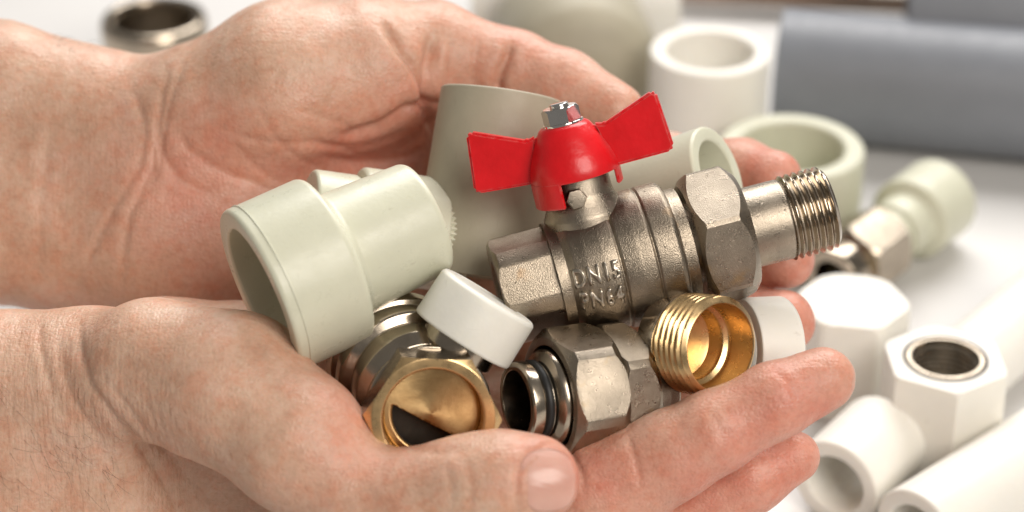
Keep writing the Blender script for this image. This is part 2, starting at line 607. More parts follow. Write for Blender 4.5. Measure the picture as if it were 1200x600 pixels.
def vnoise(P, seed):
    """cheap smooth value noise at points P (already scaled)"""
    rs = np.random.RandomState(seed)
    T = rs.rand(32, 32, 32).astype(np.float32)
    i = np.floor(P).astype(int); f = P - i; f = f * f * (3 - 2 * f)
    r = 0
    for dx in (0, 1):
        for dy in (0, 1):
            for dz in (0, 1):
                w = (f[:, 0] if dx else 1 - f[:, 0]) * (f[:, 1] if dy else 1 - f[:, 1]) * (f[:, 2] if dz else 1 - f[:, 2])
                r = r + w * T[(i[:, 0] + dx) % 32, (i[:, 1] + dy) % 32, (i[:, 2] + dz) % 32]
    return r - .5

def build_hand(spec, label, h=0.62, seed=1):
    V, Q = surface_nets(spec, h)
    V = relax(V, Q, 3)
    N = vnormals(V, Q)
    proj = lambda V: np.stack([600 + V[:, 0] * FPX / (DIST * 1000 - V[:, 2]), 300 - V[:, 1] * FPX / (DIST * 1000 - V[:, 2])], 1)
    px = proj(V)
    face = np.clip(N[:, 2] * 3 + .3, 0, 1)
    disp = np.zeros(len(V))
    # soft unevenness of flesh
    disp += 1.1 * vnoise(V / 17 + 50, seed) + .45 * vnoise(V / 6.5 + 90, seed + 1) + .12 * vnoise(V / 2.2 + 20, seed + 2)
    zc = V[:, 2]
    for poly, dep, wid, zmin, zmax in spec['creases']:
        pl = smooth_poly(poly)
        # wobble
        d, t = poly_dist(px + 3.0 * np.stack([vnoise(V / 3.5, seed + 5), vnoise(V / 3.5 + 9, seed + 6)], 1), pl)
        fade = np.clip(np.minimum(t, 1 - t) * 5 + .15, 0, 1)
        ok = (zc > zmin) & (zc < zmax)
        g = np.exp(-(d / wid) ** 2) - .14 * np.exp(-((d - 2.6 * wid) / (1.6 * wid)) ** 2)
        disp -= .85 * dep * fade * g * face * ok
    V2 = V + N * disp[:, None]
    V2 = relax(V2, Q, 1, .3)
    fl = np.zeros(len(V))
    for x, y, r, amt in spec['flush']:
        fl += amt * np.exp(-((px[:, 0] - x) ** 2 + (px[:, 1] - y) ** 2) / (r * r))
    fl = np.clip(fl, 0, 1)
    wr = np.zeros(len(V))
    for x, y, r, amt in spec['wrist']:
        wr += amt * np.exp(-((px[:, 0] - x) ** 2 + (px[:, 1] - y) ** 2) / (r * r))
    wr = np.clip(wr, 0, 1)
    me = bpy.data.meshes.new('hand')
    C = V2 / 1000.0
    C = C - np.array([0, 0, DIST])
    me.from_pydata(C.tolist(), [], Q.tolist())
    for nm, arr in (('flush', fl), ('wrist', wr)):
        a = me.attributes.new(nm, 'FLOAT', 'POINT')
        a.data.foreach_set('value', arr.astype(np.float32))
    me.polygons.foreach_set('use_smooth', np.ones(len(me.polygons), bool))
    me.update()
    me.materials.append(M['skin'])
    # bake camera-space -> world, origin at the wrist
    org = W(*spec['origin'])
    me.transform(Matrix.Translation(-org) @ CAMM)
    o = bpy.data.objects.new('hand', me)
    COL.objects.link(o)
    o.location = org
    tag(o, label, 'hand', 'pair of cupped hands')
    return o, V2, N, px

FAR = dict(
    origin=(60, 200, -60),
    body=[
        ([(-260, 100, -62, 92), (0, 116, -62, 88), (165, 150, -60, 84)], 6),
        ([(-260, 268, -60, 92), (0, 262, -60, 90), (70, 270, -60, 93), (165, 284, -58, 98)], 16),
        ([(200, 205, -60, 95), (330, 220, -64, 88)], 14),
        ([(265, 142, -54, 100), (340, 112, -52, 108), (425, 94, -54, 100)], 10),      # thenar
        ([(225, 286, -56, 98), (400, 300, -58, 88), (600, 345, -60, 62)], 12),       # hypothenar
        ([(330, 225, -68, 80), (520, 190, -74, 66), (650, 205, -84, 54)], 8),
        ([(330, 250, -68, 80), (650, 275, -82, 52)], 8),
        ([(330, 280, -66, 75), (640, 338, -72, 50)], 8),
        ([(400, 300, -62, 70), (630, 395, -62, 45)], 8),
        ([(418, 160, -64, 46), (490, 160, -66, 46), (600, 190, -80, 42)], 2.5),       # thumb web fold
    ],
    fingers=[
        [(650, 205, -84, 54), (780, 202, -78, 46), (868, 203, -62, 40), (906, 208, -52, 34)],
        [(650, 272, -80, 52), (790, 290, -70, 46), (880, 300, -54, 38), (920, 304, -44, 34)],
        [(640, 338, -70, 50), (780, 370, -62, 44), (880, 378, -46, 40), (920, 377, -36, 36)],
        [(630, 395, -60, 45), (740, 432, -52, 38), (815, 448, -40, 32)],
    ],
    late=[([(440, 80, -58, 88), (505, 64, -58, 60), (598, 82, -58, 46), (660, 104, -54, 43), (722, 132, -48, 35)], 5)],
    kf=8,
    dents=[(440, 232, -40, 75, 7), (500, 215, -48, 50, 5)],
    creases=[
        ([(150, 95), (168, 150), (160, 200), (120, 270), (85, 345)], .55, 5, -99, 0),
        ([(196, 80), (184, 140), (176, 200), (150, 262), (140, 345)], .75, 4.5, -99, 0),
        ([(215, 70), (196, 130), (186, 190), (172, 235)], .5, 4, -99, 0),
        ([(60, 130), (48, 230), (42, 340)], .4, 7, -99, 0),
        ([(184, 150), (192, 185), (212, 212), (246, 228)], .8, 5, -99, 0),
        ([(205, 150), (225, 178), (262, 200), (320, 222)], .55, 5, -99, 0),
        ([(445, 22), (468, 58), (490, 92), (505, 140)], 1.8, 5, -99, 0),
        ([(507, 40), (503, 80), (505, 128), (506, 175)], 3.4, 7, -99, 0),
        ([(540, 122), (500, 123), (478, 127), (450, 146), (420, 156), (395, 160)], 2.2, 6, -99, 0),
        ([(540, 166), (505, 174), (470, 186), (425, 192), (370, 184)], 1.2, 6, -99, 0),
        ([(480, 150), (440, 168), (400, 172), (350, 160)], .6, 5, -99, 0),
        ([(420, 155), (390, 140), (340, 128)], .35, 4, -99, 0),
        ([(440, 188), (380, 170), (310, 165), (260, 150)], .4, 4, -99, 0),
        ([(330, 215), (300, 195), (270, 165)], .35, 4, -99, 0),
        ([(400, 90), (380, 130), (370, 180)], .25, 4, -99, 0),
        ([(300, 120), (330, 170), (380, 200)], .3, 4, -99, 0),
        ([(600, 52), (588, 80), (580, 112)], 2.4, 5.5, -99, 0),
        ([(560, 40), (557, 70), (552, 105)], .5, 4, -99, 0),
        ([(530, 45), (527, 70), (524, 100)], .4, 4, -99, 0),
    ],
    flush=[(430, 190, 90, .75), (250, 270, 130, .5), (250, 180, 90, .3), (620, 80, 120, .45), (700, 120, 60, .3),
           (900, 200, 90, 1), (930, 320, 80, 1), (940, 380, 70, .9), (500, 130, 60, .5)],
    wrist=[(170, 180, 90, .35), (60, 200, 90, .2)],
)
NEAR = dict(
    origin=(40, 520, 5),
    body=[
        ([(-260, 470, 2, 104), (0, 466, 2, 100), (110, 458, 4, 98)], 6),
        ([(-260, 600, -4, 110), (0, 600, -4, 108), (130, 588, -8, 96)], 14),
        ([(160, 480, -8, 98), (300, 520, -16, 86)], 10),
        ([(180, 434, 16, 86), (270, 456, 24, 90), (350, 520, 32, 80), (425, 588, 36, 64)], 6),    # thenar
        ([(195, 432, -16, 84), (285, 440, -22, 84), (430, 490, -42, 72), (600, 492, -52, 58)], 7),                      # hypothenar
        ([(190, 610, -22, 86), (420, 665, -14, 82), (640, 632, 6, 68)], 6),
        ([(260, 560, -20, 80), (620, 640, -14, 60)], 8),
        ([(300, 530, -30, 75), (610, 575, -34, 56)], 8),
    ],
    fingers=[
        [(640, 628, 10, 72), (700, 580, 16, 66), (788, 532, 22, 53), (835, 506, 24, 49), (905, 470, 24, 44), (964, 444, 22, 38)],
        [(650, 660, -4, 62), (775, 612, 2, 48), (880, 560, 8, 40), (930, 536, 8, 31)],
        [(620, 640, -16, 55), (740, 590, -20, 44), (830, 540, -16, 36)],
        [(600, 492, -52, 54), (700, 480, -50, 42), (790, 460, -42, 31)],
    ],
    late=[([(425, 588, 36, 64), (495, 590, 40, 62), (550, 576, 43, 63), (592, 566, 45, 61), (626, 562, 46, 53)], 3)],
    kf=9,
    dents=[(225, 545, 8, 55, 5), (300, 605, 14, 60, 6), (185, 500, 10, 40, 2.5)],
    creases=[
        ([(94, 372), (95, 410), (105, 448), (130, 486), (165, 525), (195, 570), (210, 620)], .8, 4.5, -60, 99),
        ([(45, 372), (50, 420), (62, 470)], .5, 4, -60, 99),
        ([(70, 400), (78, 450), (105, 500), (140, 560), (150, 610)], .4, 4, -60, 99),
        ([(120, 440), (160, 495), (210, 545), (250, 600)], .4, 4, -60, 99),
        ([(735, 508), (744, 540), (752, 575)], .42, 3.5, -60, 99),
        ([(828, 478), (842, 498), (850, 520)], .25, 3.5, -60, 99),
        ([(905, 430), (925, 450), (934, 470)], .3, 4, -60, 99),
        ([(448, 512), (475, 522), (520, 530), (556, 522)], .5, 5, 20, 99),
        ([(520, 540), (528, 570), (526, 600)], .3, 4, 20, 99),
        ([(545, 540), (552, 570), (550, 600)], .3, 4, 20, 99),
        ([(683, 580), (681, 556), (670, 532), (650, 519), (626, 528), (610, 546), (605, 570), (610, 610)], .8, 3.5, 20, 99),
    ],
    flush=[(640, 540, 70, .35), (960, 440, 110, .55), (930, 540, 90, .8), (780, 540, 120, .35), (400, 450, 60, .4), (440, 520, 80, .35), (840, 570, 80, .5), (690, 560, 70, .5)],
    wrist=[(100, 520, 110, .9), (190, 560, 80, .7), (40, 420, 70, .4)],
)
far_hand, fV, fN, fpx = build_hand(FAR, 'open left hand behind, thumb reaching along the top of the dull beige tube', seed=3)
near_hand, nV, nN, npx = build_hand(NEAR, 'open right hand in front, thumb nail showing, cupped under the metal fittings', seed=11)

def cam_mesh(name, verts_cs, faces, mat, parent, thick=0):
    """mesh given in camera-space mm, parented to an object at parent.location"""
    me = bpy.data.meshes.new(name)
    C = np.array(verts_cs) / 1000.0 - np.array([0, 0, DIST])
    me.from_pydata(C.tolist(), [], faces)
    me.transform(Matrix.Translation(-parent.location) @ CAMM)
    me.polygons.foreach_set('use_smooth', np.ones(len(me.polygons), bool))
    me.materials.append(M[mat])
    o = bpy.data.objects.new(name, me); COL.objects.link(o); o.parent = parent
    return o

def nail(parent, base, tip, width, nrm, rad_across, sink=0.3, label=None):
    """curved nail plate: base/tip as camera-space points, nrm the outward normal"""
    base, tip, nrm = np.array(base), np.array(tip), np.array(nrm, float)
    u = tip - base; L = np.linalg.norm(u); u /= L
    nrm = nrm - u * (nrm @ u); nrm /= np.linalg.norm(nrm)
    s = np.cross(nrm, u)
    nu, nv = 18, 18
    verts, faces = [], []
    for layer in (0, 1):
        for i in range(nu + 1):
            t = i / nu
            # outline: rounded cuticle and rounded free edge
            wv = max(.04, width / 2 * (1 - abs(2 * t - 1) ** 2.7) ** (1 / 2.3))
            for j in range(nv + 1):
                q = -1 + 2 * j / nv
                a = q * wv
                lift = math.sqrt(max(0, rad_across ** 2 - a * a)) - rad_across
                long = -1.2 * (t - .45) ** 2 * L * .22
                p = base + u * L * t + s * a + nrm * (lift + long + (0 if layer == 0 else -.7) )
                verts.append(p)
    n1 = (nu + 1) * (nv + 1)
    for i in range(nu):
        for j in range(nv):
            a = i * (nv + 1) + j
            faces.append((a, a + 1, a + nv + 2, a + nv + 1))
            b = a + n1
            faces.append((b, b + nv + 1, b + nv + 2, b + 1))
    def strip(ids):
        for a, b in zip(ids[:-1], ids[1:]): faces.append((a, b, b + n1, a + n1))
    strip(list(range(nv + 1))); strip([nu * (nv + 1) + j for j in range(nv + 1)])
    strip([i * (nv + 1) for i in range(nu + 1)]); strip([i * (nv + 1) + nv for i in range(nu + 1)])
    o = cam_mesh('fingernail', verts, faces, 'nail', parent)
    if label: o['label'] = label
    return o

def surf_z(V, px, N, x, y, r=7):
    m = (np.abs(px[:, 0] - x) < r) & (np.abs(px[:, 1] - y) < r) & (N[:, 2] > 0)
    return V[m][:, 2].max() if m.any() else 0
zb = surf_z(nV, npx, nN, 616, 562); zt = surf_z(nV, npx, nN, 662, 560)
print('nail z', zb, zt)
nail(near_hand, cs(612, 567, zb + .4), cs(676, 559, zt + .4), 13.8, (0.12, 0.10, 1), 10.0)

nail(near_hand, cs(948, 487, 24), cs(1001, 458, 22), 9.5, (0.42, -0.80, 0.42), 6.5)
nail(near_hand, cs(912, 566, 10), cs(958, 546, 9), 8.6, (0.30, -0.80, 0.50), 5.5)

# ------------------------------------------------------------------ forearm hairs (near hand)
def hairs(parent, V, N, px, seed, n, box, ln, name='arm_hair'):
    rs = random.Random(seed)
    m = (px[:, 0] > box[0]) & (px[:, 0] < box[1]) & (px[:, 1] > box[2]) & (px[:, 1] < box[3]) & (N[:, 2] > .05)
    ids = np.nonzero(m)[0]
    verts, faces = [], []
    for _ in range(n):
        i = ids[rs.randrange(len(ids))]
        p, nn = V[i], N[i]
        L = ln * rs.uniform(.5, 1.2)
        dirv = np.array([rs.uniform(.1, 1.0), rs.uniform(-1.0, -.1), rs.uniform(-.1, .3)])
        dirv -= nn * (dirv @ nn); dirv /= np.linalg.norm(dirv)
        side = np.cross(nn, dirv)
        cur = rs.uniform(-.6, .6)
        K = 5
        base = len(verts)
        for k in range(K + 1):
            t = k / K
            c = p + nn * (L * .28 * math.sin(t * 2.4) - .05) + dirv * L * t * .95 + side * cur * L * t * t * .5
            w = .035 * (1 - t * .85)
            for q in range(3):
                a = q * 2.094
                verts.append(c + side * w * math.cos(a) + nn * w * math.sin(a))
        for k in range(K):
            for q in range(3):
                a = base + k * 3 + q; b = base + k * 3 + (q + 1) % 3
                faces.append((a, b, b + 3, a + 3))
    o = cam_mesh(name, verts, faces, 'hair', parent)
    o['kind'] = 'stuff'
    return o
hairs(near_hand, nV, nN, npx, 5, 70, (-40, 140, 440, 640), 9)
hairs(far_hand, fV, fN, fpx, 9, 26, (-40, 120, 40, 100), 5)

# ================================================================== THINGS IN THE HANDS
# ---- ball valve
ax_v = wdir(0.966, -0.252, -0.07)
st_v = wdir(-0.26, -0.955, 0.20)
valve = thing('ball_valve', 'nickel ball valve with red butterfly handle and threaded union end', 'valve',
              basis(W(585, 344, 2), ax_v, st_v))     # local z along the bore, local x along the stem
body_prof = [(8.2, 0.6), (12.6, 0.0), (13.9, 1.2), (13.9, 13.5), (12.8, 15.0), (13.3, 16.2), (14.6, 18.0), (15.4, 21), (15.9, 25), (15.9, 28.2),
             (15.5, 28.7), (16.1, 29.3), (16.6, 33), (16.7, 36.6), (16.2, 37.1), (16.7, 37.6), (16.7, 42.6), (16.0, 43.6),
             (14.2, 44.0), (14.2, 47.0), (9, 47.0), (8.2, 45)]
body = lathe('body', body_prof[3:], 'cast', valve, 96, 0.35)
hexend = hexnut('hex_end', rnd([(8.0, 0), (12.2, 0), (13.1, .9), (13.1, 15.4), (8.0, 15.4)], .25), 24.6, 'cast', valve, turn=R(12), bevel=.5)
# boss round the stem
bprof = [(0, 8), (10.2, 8), (10.0, 12.5), (8.8, 15.0), (8.0, 17), (7.7, 24.5), (0, 24.5)]
bm = lathe_bm(rnd(bprof, .5), 64)
stem_m = Matrix.Rotation(R(90), 4, 'Y'); stem_m.translation = Vector((1.6 * MM, 0, 24.6 * MM))   # z -> local x
def stem_obj(bm, name, mat, parent=valve, sharp=32):
    o = finish(bm, name, mat, parent, sharp)
    o.data.transform(stem_m)
    return o
stem = stem_obj(bm, 'stem', 'cast_nut')
# with stem_m: profile z -> +x(stem), profile x -> -z(bore), profile y -> y.  camera side is local +/-y:
side = 1 if (valve.matrix_world.to_3x3() @ Vector((0, 1, 0))).dot(fwd) < 0 else -1
# stop pin on the boss facing the camera
bm = lathe_bm(rnd([(0, 0), (2.6, 0), (2.6, 9.3), (0, 9.3)], .5), 6)
bmesh.ops.transform(bm, matrix=Matrix.Translation((2.0 * MM, 0, 17.6 * MM)) @ Matrix.Rotation(-side * R(90), 4, 'X'), verts=bm.verts)
stem_obj(bm, 'stop_pin', 'cast_nut')
# handle: dome + wings + skirt tabs, one pressed and painted piece
handle_prof = [(0, 34.6), (5.2, 34.6), (6.2, 34.0), (7.9, 31.2), (9.9, 27.0), (10.8, 24.0), (10.9, 21.8), (10.0, 21.8), (9.7, 24.5), (0, 31)]
bm = lathe_bm(rnd(handle_prof, .6), 72)
handle = stem_obj(bm, 'handle', 'red')
def wing(sg):
    pts = [(7.0, 33.2), (9.5, 32.6), (22.0, 37.6), (23.3, 36.9), (24.6, 23.6), (23.6, 22.6), (11, 22.0), (9.5, 22.0)]
    bm = slab_bm([(-sg * x, z) for x, z in pts], -1.4, 1.4, .55)
    bmesh.ops.rotate(bm, verts=bm.verts, cent=(0, 0, 0), matrix=Matrix.Rotation(-side * R(12), 3, 'Z'))
    w = stem_obj(bm, 'wing', 'red', handle, 20)
    return w
for sg in (1, -1): wing(sg)
def tab(a0, a1, zlow):
    bm = bmesh.new()
    n = 10
    rows = []
    for z in (22.4, zlow):
        for r in (10.1, 11.0):
            rows.append([bm.verts.new((r * math.cos(a0 + (a1 - a0) * k / n) * MM, r * math.sin(a0 + (a1 - a0) * k / n) * MM, z * MM)) for k in range(n + 1)])
    a, b, c, d = rows
    for p, q in ((a, b), (b, d), (d, c), (c, a)):
        for k in range(n): bm.faces.new((p[k], p[k + 1], q[k + 1], q[k]))
    bm.faces.new((a[0], b[0], d[0], c[0])); bm.faces.new((a[-1], c[-1], d[-1], b[-1]))
    bmesh.ops.recalc_face_normals(bm, faces=bm.faces)
    bmesh.ops.bevel(bm, geom=[e for e in bm.edges if e.calc_face_angle(0) > .6], offset=.25 * MM, segments=2, affect='EDGES')
    return stem_obj(bm, 'skirt_tab', 'red', handle)
# angle 0 = profile +x = local -z (toward the hex end); camera side = +/-y
def cam_ang(deg): return R(deg) * side
tab(cam_ang(-25), cam_ang(62), 16.0)
tab(cam_ang(148), cam_ang(172), 18.2)
# bolt
hx = lathe_bm(rnd([(0, 34.2), (5.0, 34.2), (5.0, 35.1), (0, 35.1)], .2), 40)
bolt_w = stem_obj(hx, 'washer', 'chrome', handle)
bm = lathe_bm([(0, 35.0), (4.55, 35.0), (4.7, 35.4), (4.7, 38.0), (4.0, 38.7), (0, 38.7)], 48)
for k in range(6):
    a = k * math.pi / 3 + .2
    n = Vector((math.cos(a), math.sin(a), 0))
    g = bmesh.ops.bisect_plane(bm, geom=bm.verts[:] + bm.edges[:] + bm.faces[:], plane_co=n * 4.05 * MM, plane_no=n, clear_outer=True, dist=1e-7)
    ed = [e for e in g['geom_cut'] if isinstance(e, bmesh.types.BMEdge)]
    if ed: bmesh.ops.contextual_create(bm, geom=ed)
bolt = stem_obj(bm, 'bolt_head', 'chrome', handle, 22)
bm = lathe_bm(rnd([(0, 38), (2.3, 38), (2.3, 39.6), (0, 39.6)], .3), 32)
stem_obj(bm, 'bolt_tip', 'chrome', handle)
# union nut, tail and thread
nut = hexnut('union_nut', [(9.9, 48.6), (14.2, 48.0), (15.2, 48.6), (17.2, 50.2), (17.2, 58.4), (14.6, 61.0), (13.9, 61.6), (10.3, 61.6), (9.9, 61)], 30.4, 'cast_nut', valve, turn=R(38), bevel=.45)
tail = lathe('tail', [(7.2, 46), (9.9, 46), (9.9, 71.6), (9.4, 72.4), (9.2, 83.0), (7.2, 83.0)], 'cast_nut', valve, 72, .3)
helix_lathe('thread', 10.45, 9.25, 8.0, 72.0, 83.4, 1.8, 'nickel', tail)

# raised casting letters on the body
def lettering(text, z0, ang, size, parent, rad_of, s=side):
    cu = bpy.data.curves.new('txt', 'FONT'); cu.body = text; cu.size = 1.0; cu.extrude = 0.0
    cu.align_x = 'CENTER'; cu.align_y = 'CENTER'; cu.space_character = 1.14; cu.offset = 0.03; cu.resolution_u = 3
    tmp = bpy.data.objects.new('txt', cu); COL.objects.link(tmp)
    bpy.context.view_layer.update()
    me = bpy.data.meshes.new_from_object(tmp.evaluated_get(bpy.context.evaluated_depsgraph_get()))
    bpy.data.objects.remove(tmp)
    bm = bmesh.new(); bm.from_mesh(me)
    bmesh.ops.remove_doubles(bm, verts=bm.verts, dist=1e-5)
    bmesh.ops.subdivide_edges(bm, edges=[e for e in bm.edges if e.calc_length() > .25], cuts=2)
    bmesh.ops.triangulate(bm, faces=bm.faces)
    g = bmesh.ops.extrude_face_region(bm, geom=bm.faces[:])
    top = {v for v in g['geom'] if isinstance(v, bmesh.types.BMVert)}
    for v in bm.verts:
        u = v.co.x * size * .70; w = v.co.y * size
        z = z0 + u
        r0 = rad_of(z)
        r = r0 + (.9 if v in top else -.5)
        ww = w
        a = ang + ww / r0            # radians up from the camera-facing line toward the stem
        v.co = Vector((r * math.sin(a) * MM, s * r * math.cos(a) * MM, z * MM))
    return finish(bm, 'lettering', 'letter', parent, smooth=False)
def body_r(z):
    zs = [16, 18, 21, 25, 28.2]; rsd = [13.3, 14.6, 15.4, 15.9, 15.9]
    return float(np.interp(z, zs, rsd))
lettering('DN15', 22.4, 0.11, 6.0, body, body_r)
lettering('PN64', 22.4, -0.27, 6.0, body, body_r)

# ---- beige stepped reducer
ax_r = wdir(0.906, -0.42, -0.33)
red = thing('reducer_coupling', 'glossy pale beige stepped coupling with its wide open end at lower left', 'pipe fitting',
            basis(W(303, 343, 22), ax_r, wdir(0, -1, 0)))
prof = [(15.8, 0.5), (16.3, 0), (20.0, 0), (20.6, 0.8), (20.7, 18.6), (20.2, 19.6), (15.8, 21.2), (15.1, 22.2), (14.2, 43.2), (13.5, 44.4),
        (10.5, 44.4), (10.2, 43.6), (10.2, 22), (12, 19), (15.6, 18)]
lathe('outer_sleeve', prof, 'beige', red, 96, .8, sharp=40)
lathe('rim_seam', [(20.45, 2.6), (20.86, 2.75), (20.86, 3.0), (20.45, 3.15)], 'beige', red, 96)

# ---- ribbed coupling behind it
ax_f = wdir(0.94, 0.12, -0.28)
rib = thing('ribbed_coupling', 'beige coupling with fine ribs round its end, mostly hidden behind the stepped coupling', 'pipe fitting',
            basis(W(360, 255, -16), ax_f, wdir(0, -1, 0)))
lathe('socket', [(8, 0), (11.6, 0), (12.2, .6), (12.2, 10.8), (11.4, 12.4), (8, 12.4)], 'beige', rib, 72, .5)
lathe('flange', [(8, 12.2), (13.6, 12.2), (14.4, 13), (14.4, 18), (14.2, 33.4), (8, 33.4)], 'beige', rib, 72, .5)
def ribs_bm():
    n = 64
    bm = bmesh.new()
    segs = n * 6
    return lathe_bm([(8, 33.2), (13.6, 33.2), (13.6, 39.0), (12.8, 40.2), (8, 40.2)], segs, True, bm,
                    lambda a, r, z: 1 + (.02 * math.cos(a * n) if r > 10 else 0))
finish(ribs_bm(), 'ribbed_end', 'beige', rib, 50)

# ---- big dull tube standing behind the valve
ax_t = wdir(0.135, -0.985, -0.03)
tube = thing('plastic_tube', 'dull beige plain tube standing upright behind the red handle', 'pipe',
             basis(W(561, 306, -28), ax_t, wdir(0, 0, 1)))
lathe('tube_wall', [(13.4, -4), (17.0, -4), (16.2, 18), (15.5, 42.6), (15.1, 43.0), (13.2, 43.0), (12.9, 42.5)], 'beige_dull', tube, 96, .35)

# ---- ring socket peeking over the union nut
ax_s = wdir(0.80, -0.28, 0.52)
sock = thing('pipe_sleeve', 'small pale beige sleeve, open end facing right just above the union nut', 'pipe fitting',
             basis(W(842, 203, -22), -ax_s, wdir(0, -1, 0)))
lathe('sleeve_wall', [(8.7, 0.4), (9.2, 0), (12.0, 0), (12.5, .6), (12.6, 27), (12, 27.6), (8.6, 27.6), (8.4, 27)], 'beige_pale', sock, 80, .5)

# ---- radiator-type valve: brass hex mouth, ringed collar, neck and white cap
ax_h = wdir(0.13, 0.17, 0.97)          # the way the mouth faces
rv = thing('radiator_valve', 'small nickel angle valve with brass hexagon mouth and round white cap', 'valve',
           basis(W(508, 491, 36), ax_h, wdir(1, 0.07, 0)))
hexnut('hex_mouth', rnd([(11.4, -8.2), (11.4, -.3), (11.9, 0), (14.0, 0), (15.9, -1.2), (15.9, -11), (10, -11), (10, -8.2)], .2), 27.6, 'brass', rv, turn=R(30), bevel=.4)
hm = rv.children[0].data
hm.materials.append(M['nickel'])
for f in hm.polygons:
    if f.normal.z < .3 and f.center.xy.length > 12.4 * MM: f.material_index = 1
lathe('hex_collar', [(10, -10.8), (14.4, -10.8), (14.6, -11.4), (14.6, -12.6), (10, -12.6)], 'nickel', rv, 72, .3)
# ball inside the mouth: turned disc with the bore showing as a dark segment
bm = bmesh.new()
rings = 14; segn = 90
cut = -4.6                                            # chord: keep the part above it
def discz(r): return -6.4 - .05 * r + .02 * math.cos(r * 7.0)
rows = []
for i in range(rings + 1):
    r = 11.3 * i / rings
    rows.append([bm.verts.new((r * math.cos(2 * math.pi * k / segn) * MM, r * math.sin(2 * math.pi * k / segn) * MM, discz(r) * MM)) for k in range(segn)])
for a, b in zip(rows[:-1], rows[1:]):
    for k in range(segn):
        bm.faces.new((a[k], a[(k + 1) % segn], b[(k + 1) % segn], b[k]))
# chord direction measured in the image: the slot lies low and left
tl = (rv.matrix_world.to_3x3().inverted() @ wdir(-0.47, 0.88, 0)); cn = Vector((tl.x, tl.y, 0)).normalized()
bmesh.ops.bisect_plane(bm, geom=bm.verts[:] + bm.edges[:] + bm.faces[:], plane_co=cn * 2.2 * MM, plane_no=cn)
bmesh.ops.delete(bm, geom=[f for f in bm.faces if f.calc_center_median().dot(cn) > 2.2 * MM and f.calc_center_median().xy.length < 9.0 * MM], context='FACES')
disc = finish(bm, 'ball_face', 'disc', rv, 60)
disc.data.use_auto_texspace = False
disc.data.texspace_location = (0, 0, -5 * MM); disc.data.texspace_size = (12 * MM, 12 * MM, 2 * MM)
sm = disc.modifiers.new('thick', 'SOLIDIFY'); sm.thickness = 1.2 * MM; sm.offset = -1
lathe('seat_ring', [(9.4, -10.0), (11.3, -10.0), (11.3, -9.2), (10.6, -8.8), (9.4, -9.2)], 'rubber', rv, 72, .3)
lathe('bore', [(0, -10.6), (11.2, -10.6), (11.2, -7.8), (11.0, -7.8), (11.0, -10.2), (0, -10.2)], 'dark_metal', rv, 72)  # the slot's shade is put into this dark base colour
# ringed collar going back, up and left
ax_c = wdir(-0.34, -0.36, -0.86)
tilt = basis(W(494, 462, 22), ax_c, wdir(0.9, -.3, -.2))
def local_part(o, parent, m_world):
    o.data.transform(parent.matrix_world.inverted() @ m_world)
    return o
coll = lathe('collar', rnd([(5, 0), (12.5, 0), (14.8, 3.0), (15.0, 7.5), (14.0, 8.4), (14.0, 9.4), (16.2, 10.2), (16.8, 11.2), (16.8, 14.2), (15.4, 15.2), (15.2, 17.0),
                           (16.6, 17.8), (16.8, 18.6), (16.8, 22), (15.8, 23.2), (5, 23.2)], .45), 'nickel', rv, 80)
local_part(coll, rv, tilt)
ax_k = wdir(0.53, -0.83, 0.05)
capm = basis(W(541, 398, 19), ax_k, wdir(0.8, .5, 0))
neck = lathe('neck', rnd([(0, -11.5), (10.0, -11.5), (9.2, -7), (8.8, -4), (9.4, -3.2), (9.4, 1.0), (0, 1.0)], .5), 'nickel', rv, 64)
local_part(neck, rv, capm)
cap = lathe('cap', rnd([(0, 0.8), (10.9, 0.8), (11.2, 0), (12.5, 0), (12.75, .5), (12.6, 11.4), (11.9, 12.1), (9.6, 12.2), (9.2, 11.9), (0, 11.9)], .35), 'cap_white', rv, 80)
local_part(cap, rv, capm)

# ---- straight union with open left end
ax_u = wdir(0.90, -0.11, -0.42)
un = thing('pipe_union', 'cast nickel union with hexagon nut and open chrome end, lying under the ball valve', 'pipe fitting',
           basis(W(605, 472, 20), ax_u, wdir(0, -1, 0)))
lathe('inner_tube', [(7.6, 0), (9.0, 0), (9.5, .5), (9.5, 3.2), (8.7, 3.4), (8.7, 6.0), (9.6, 6.2), (11.2, 7.2), (11.6, 8.2), (11.6, 22), (7.6, 22)], 'nickel', un, 80, .3)
ring = bmesh.new()
lathe('seal_ring', [(8.6 + .95 * math.cos(t), 4.7 + 1.05 * math.sin(t)) for t in np.linspace(0, 2 * math.pi, 17)[:-1]], 'rubber', un, 80)
lathe('bore_stop', [(0, 14), (7.7, 14), (7.7, 15), (0, 15)], 'dark_metal', un, 48)  # dark disc paints the shade deep in the open bore
hexnut('union_nut', rnd([(12.4, 8.6), (14.3, 8.6), (16.3, 10.4), (16.3, 20.2), (14.9, 22.4), (12.4, 22.4)], .2), 29.4, 'cast_nut', un, turn=R(22), bevel=.4)
hexnut('hex_collar', rnd([(9.5, 22.2), (14.4, 22.2), (15.6, 23.0), (15.6, 28.5), (13.2, 31.8), (9.5, 31.8)], .2), 28.0, 'cast_nut', un, turn=R(36), bevel=.4)
lathe('nut_throat', [(11.4, 19), (12.6, 19), (12.6, 9.4), (12.3, 9.4), (11.6, 18)], 'dark_metal', un, 72)  # dark lining: shade of the gap inside the nut, as colour
lathe('tail', [(7, 31), (12.2, 31), (11.2, 33.5), (10.6, 35.5), (10.4, 38), (9.8, 38.6), (7, 38.6)], 'cast', un, 64, .4)

